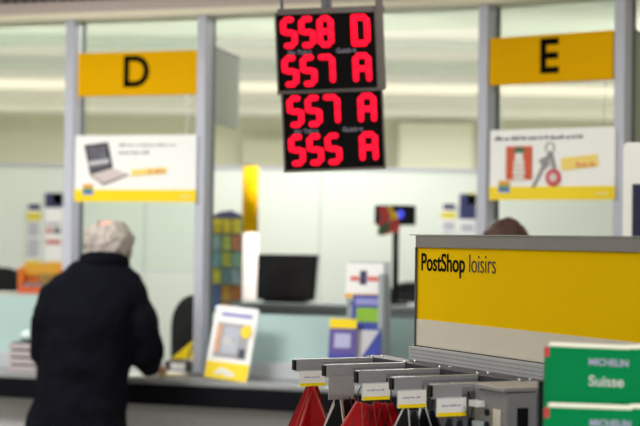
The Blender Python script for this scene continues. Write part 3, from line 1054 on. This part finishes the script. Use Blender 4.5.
for x in (.02, .95, 1.86):
    MB().box(x, x + .04, -.0, .03, .1, 1.36).build('upright', steel, gd)
for x in (.05, .5):
    MB().box(x - .03, x + .03, -.4, .04, 0, .03).build('foot', black, gd)

sg = thing('shop_sign', 'long yellow PostShop loisirs sign board above the hook rail', 'sign', (GO.x + .008, GO.y + .004, ZP), GA)
MB().box(0, 1.9, -.006, .03, -.197, -.02).build('yellow_face', yellow_sign, sg)
MB().box(0, 1.9, -.0075, .03, -.262, -.197).build('cream_foot', cream, sg)
MB().box(-.002, 1.9, -.011, .034, -.02, .009).build('top_rail', band, sg, bevel=.001)
MB().box(-.03, 1.9, -.013, .036, .0095, .012).build('top_cap', mat('cap_grey', (160, 158, 160), .4, .3), sg)
MB().box(-.004, 0, -.011, .034, -.262, -.02).build('end_cap', steel_d, sg)
MB().box(0, 1.9, -.013, .0, -.266, -.262).build('foot_black_strip', black, sg)  # thin black strip along the bottom of the cream foot
tx = text('lettering', 'PostShop', .0605, (.018, -.0065, -.076), ink, sg, sx=.91, bold=.0006)
tx2 = text('lettering', 'loisirs', .063, (.2415, -.0065, -.076), mat('grey_brown_ink', (60, 46, 20), .5), sg, sx=.80, bold=-.0006)


def gl(s, y, z):
    """gondola coordinates to the room"""
    return Vector((GO.x + math.cos(GA) * s - math.sin(GA) * y, GO.y + math.sin(GA) * s + math.cos(GA) * y, z))


hook_z = 1.333
L = .29
prong_m = mat('hook_steel', (176, 178, 186), .3, .5, .08, 40)
prong_d = mat('hook_steel_shaded', (150, 152, 160), .4, .5, .08, 40)  # darker copy of the hook steel: shade painted onto the arm web
card_m = mat('price_card', (240, 238, 240), .5, var=.01)
hooks = ['leftmost steel hook arm with a price card, red pouches below', 'second steel hook arm from the left, with an empty clear card holder', 'third steel hook arm from the left, price card over red pouches',
         'fourth steel hook arm from the left, price card over black pouches', 'fifth steel hook arm from the left, price card beside the shelf bracket']
HS = [-.10, .0655, .230, .395, .56]
# hook frame: origin at the tip on the arm's top; x runs back to the rail, y away from the camera side
for i, s in enumerate(HS):
    tip = gl(s + .014, -L + .0, hook_z)
    t = thing('display_hook', hooks[i], 'hook', tip, math.atan2(math.sin(GA + PI / 2), math.cos(GA + PI / 2)), 'display hooks on the rail')
    # local x = towards the rail, local y = away from camera
    bl = L - .03
    MB().box(.0, bl, -.004, .008, -.010, 0).box(.0, .072, -.006, .0, -.030, 0).build('arm', prong_m, t, bevel=.0008)
    MB().box(.07, bl, -.002, .007, -.024, -.010).build('arm_web', prong_d, t)
    MB().box(-.003, .003, -.0062, .009, -.027, -.002).build('end_plug', black, t, bevel=.001)
    for x in (.02, .055):
        MB().tube([(x, .004, -.001), (x, .004, .0012)], .002, 8).build('rivet', white, t, smooth=True)
    for x in (bl - .04, bl - .012):
        MB().tube([(x, .006, -.001), (x, .006, .004)], .0035, 10).build('stud', mat('bright_zinc', (230, 230, 232), .25, .8), t, smooth=True)
    if i != 1:
        hd = MB().box(.010, .081, -.0085, -.0062, -.066, -.028).build('card_holder', mat('clear_holder', (206, 206, 210), .3), t)
        MB().box(.011, .080, -.0098, -.0086, -.0665, -.0305).build('price_card', card_m, hd)
        cdp = MB().box(.011, .080, -.0108, -.0099, -.0665, -.0585).build('yellow_strip', poster_y, hd)
        fake_line(.022, .066, -.046, .0045, -.0099, 20 + i).build('print', mat('card_print', (176, 170, 196), .6), hd)
    else:
        MB().box(.008, .074, -.0085, -.0062, -.082, -.028).build('empty_card_holder', mat('grey_holder', (150, 152, 156), .4), t)

# hanging pouches
red = mat('red_leatherette', (186, 12, 26), .4, var=.25, scale=14, bump=.05, spec=.25)
blk = mat('black_leatherette', (12, 12, 20), .4, var=.2, scale=14, spec=.25)
wht = mat('pale_trim', (214, 214, 220), .4)
gold = mat('gold_stitch', (214, 160, 90), .4)


def pouch(mm, edge_m, label, grp, s, y, drop, tilt, yaw, half=.095, hang=.17):
    top = gl(s + .012, y + .03, hook_z - .03)
    t = thing('hanging_pouch', label, 'pouch', top, GA + PI / 2 + yaw, grp)
    t.rotation_euler = (0, tilt, GA + R(60) + yaw)
    # flat four-cornered pouch hung by one corner; local x across, z down
    d = drop
    pts = [(-.005, -d), (.005, -d), (half * .55, -d - .085), (half, -d - hang), (half * .8, -d - hang * 1.35), (-half * .8, -d - hang * 1.35), (-half, -d - hang), (-half * .55, -d - .085)]
    g = MB().prism(pts, -.003, .003)
    g.build('shell', mm, t, bevel=.0015)
    e = MB()
    e.prism([(.004, -d), (.007, -d), (half * .55 + .003, -d - .085), (half + .003, -d - hang), (half - .001, -d - hang), (half * .55 - .001, -d - .085)], -.0045, .0045)
    e.prism([(-.007, -d), (-.004, -d), (-half * .55 + .001, -d - .085), (-half + .001, -d - hang), (-half - .003, -d - hang), (-half * .55 - .003, -d - .085)], -.0045, .0045)
    e.build('edging', edge_m, t)
    MB().tube([(0, 0, .012), (-.008, 0, -d * .5), (-.002, 0, -d - .004)], .0013, 6).tube([(0, 0, .012), (.008, 0, -d * .5), (.002, 0, -d - .004)], .0013, 6).build('cord', blk if mm is blk else mat('dark_cord', (60, 24, 28), .6), t)
    return t


dred = mat('dark_red_edging', (120, 14, 24), .4)
lred = mat('pale_red_edging', (190, 66, 66), .4)
for k in range(5):
    pouch(red, [lred, dred][k % 2], 'red pouch hanging in the bunch under the leftmost hook', 'red pouches under the leftmost hook', HS[0] + .004, -L + .010 + k * .0045, .036 + .002 * (k % 2), R((-7, 8, 3, -3, 5)[k]), R(-10 + k * 12), .05)
for k in range(4):
    pouch([blk, blk, blk, blk][k], [wht, wht, ink_b, lred][k], 'black pouch with pale edging hanging under the second hook', 'black pouches under the second hook', HS[1] + .004, -L + .012 + k * .008, .046 + .004 * (k % 2), R((6, 9, -2, -7)[k]), R(-20 + k * 14), .05)
for k in range(6):
    pouch(red, [lred, dred][k % 2], 'red pouch hanging in the row under the third hook', 'red pouches under the third hook', HS[2] + .004, -L - .012 + k * .012, .042 + .003 * (k % 3), R((14, 10, 7, 3, -2, -10)[k]), R(10 + k * 5), .055)
for k in range(4):
    pouch(blk, [wht, ink_b][k % 2], 'black pouch hanging under the fourth hook', 'black pouches under the fourth hook', HS[3] + .004, -L + .012 + k * .016, .040 + .004 * (k % 2), R((10, 4, -3, -8)[k]), R(k * 8), .05)
for k in range(3):
    pouch(blk, ink_b, 'black pouch hanging under the fifth hook', 'black pouches under the fifth hook', HS[4] + .004, -L + .02 + k * .02, .042 + .004 * (k % 2), R((6, 1, -5)[k]), R(k * 8), .045)

# steel bracket right of the hooks
t = thing('shelf_bracket', 'boxy grey steel shelf bracket with dark slots beside the green guides', 'bracket', gl(.66, -.03, 0), GA)
brm = mat('bracket_steel', (140, 138, 146), .45, .35, .08, 30)
MB().box(-.06, .06, -.17, -.0, .8, 1.328).build('housing', brm, t, bevel=.003)
MB().box(-.05, .066, -.18, -.01, 1.328, 1.336).build('top_plate', mat('plate_pale_steel', (160, 158, 164), .4, .5), t, bevel=.001)
MB().box(.0605, .063, -.145, -.12, 1.23, 1.295).build('slot', black, t)
MB().box(.0605, .063, -.145, -.12, 1.10, 1.2).build('slot', black, t)
MB().box(.0605, .07, -.10, -.092, .8, 1.32).build('edge_rib', steel, t)
MB().box(.0605, .07, -.05, -.03, .8, 1.32).build('edge_rib', white, t)
for z in (1.255, 1.28):
    MB().tube([(-.01, -.1735, z), (-.01, -.169, z)], .007, 12).build('bolt_hole', black, t)
MB().box(.015, .04, -.1735, -.1705, 1.23, 1.29).build('pale_plate', cream, t)
MB().box(-.05, -.02, -.19, -.17, 1.29, 1.302).build('pale_clip', white, t)
MB().box(-.045, -.022, -.185, -.1705, 1.20, 1.26).build('tag_plate', mat('holder_grey', (176, 184, 192), .5), t)
MB().box(-.045, -.022, -.186, -.1705, 1.19, 1.20).build('orange_strip', om, t)
for x in (-.05, .05):
    MB().box(x - .008, x + .008, -.1, -.06, .16, .8).build('strut', brm, t)

# guide rack
rk = thing('guide_rack', 'dark navy stepped rack holding the green travel guides', 'rack', (.52, 2.66, 0))
nv = mat('navy_steel', (26, 28, 52), .5)
MB().box(-.125, .2, .045, .06, .0, 1.38).build('back_panel', nv, rk)
MB().box(-.125, .2, -.05, .045, 1.18, 1.195).build('shelf', nv, rk)
MB().box(-.125, .2, -.14, .045, 1.07, 1.085).build('shelf', nv, rk)
for x in (-.135, .2):
    MB().box(x, x + .01, -.15, .06, .0, 1.22).build('side_panel', nv, rk)
MB().box(-.16, .21, -.2, .06, 0, .03).build('base', nv, rk)
green = mat('guide_green', (0, 134, 78), .6, var=.06, scale=8, spec=.06)
pages = mat('guide_pages', (255, 253, 240), .7, var=.02)
spine_r = mat('guide_red', (206, 34, 52), .4)
lav = mat('lavender_print', (186, 176, 222), .5)


def guide(label, x, y, zbase, ztop, roll):
    t = thing('travel_guide', label, 'book', (x, y, zbase))
    t.rotation_euler = (R(-9), roll, R(-2))
    h = ztop - zbase
    w = .146
    MB().box(-w / 2 + .002, w / 2, .0012, .0238, .001, h - .001).build('page_block', pages, t)
    MB().box(-w / 2 + .003, w / 2 - .002, -.0005, .0255, h - .001, h + .008).build('page_tops', pages, t, bevel=.002)
    MB().box(-w / 2, w / 2 + .001, -.0005, .001, 0, h).box(-w / 2, w / 2 + .001, .024, .0255, 0, h).box(-w / 2 - .003, -w / 2 + .002, 0, .025, 0, h).build('cover', green, t)
    MB().box(-w / 2 - .004, -w / 2 + .003, -.0015, .02, h - .018, h - .001).build('red_band', spine_r, t)
    text('title', 'Suisse', .0255, (.03, -.0012, h - .066), wht, t, align='CENTER', bold=.0003)
    text('publisher', 'MICHELIN', .0165, (.034, -.0012, h - .03), lav, t, align='CENTER', bold=.0003, sx=.95)
    return t


p = at(583, 344, 2.66)
guide('green Suisse travel guide in the upper row beside the bracket', p.x + .004, p.y - .035, 1.196, p.z - .004, R(1.5))
guide('green travel guide in the upper row cut by the right edge', p.x + .156, p.y - .028, 1.196, p.z - .004, R(-1.5))
p = at(585, 404, 2.58)
guide('green travel guide in the lower row beside the bracket', p.x + .004, p.y - .035, 1.086, p.z - .005, R(1))
guide('green travel guide in the lower row cut by the right edge', p.x + .154, p.y - .028, 1.086, p.z - .004, R(-1))

# ------------------------------------------------------------------ world and colour
w = bpy.data.worlds.new('world')
bpy.context.scene.world = w
w.use_nodes = True
w.node_tree.nodes['Background'].inputs[0].default_value = (.8, .85, .9, 1)
w.node_tree.nodes['Background'].inputs[1].default_value = .3
vs = bpy.context.scene.view_settings
vs.view_transform = 'Standard'
vs.look = 'None'
vs.gamma = 1
vs.exposure = 0.0
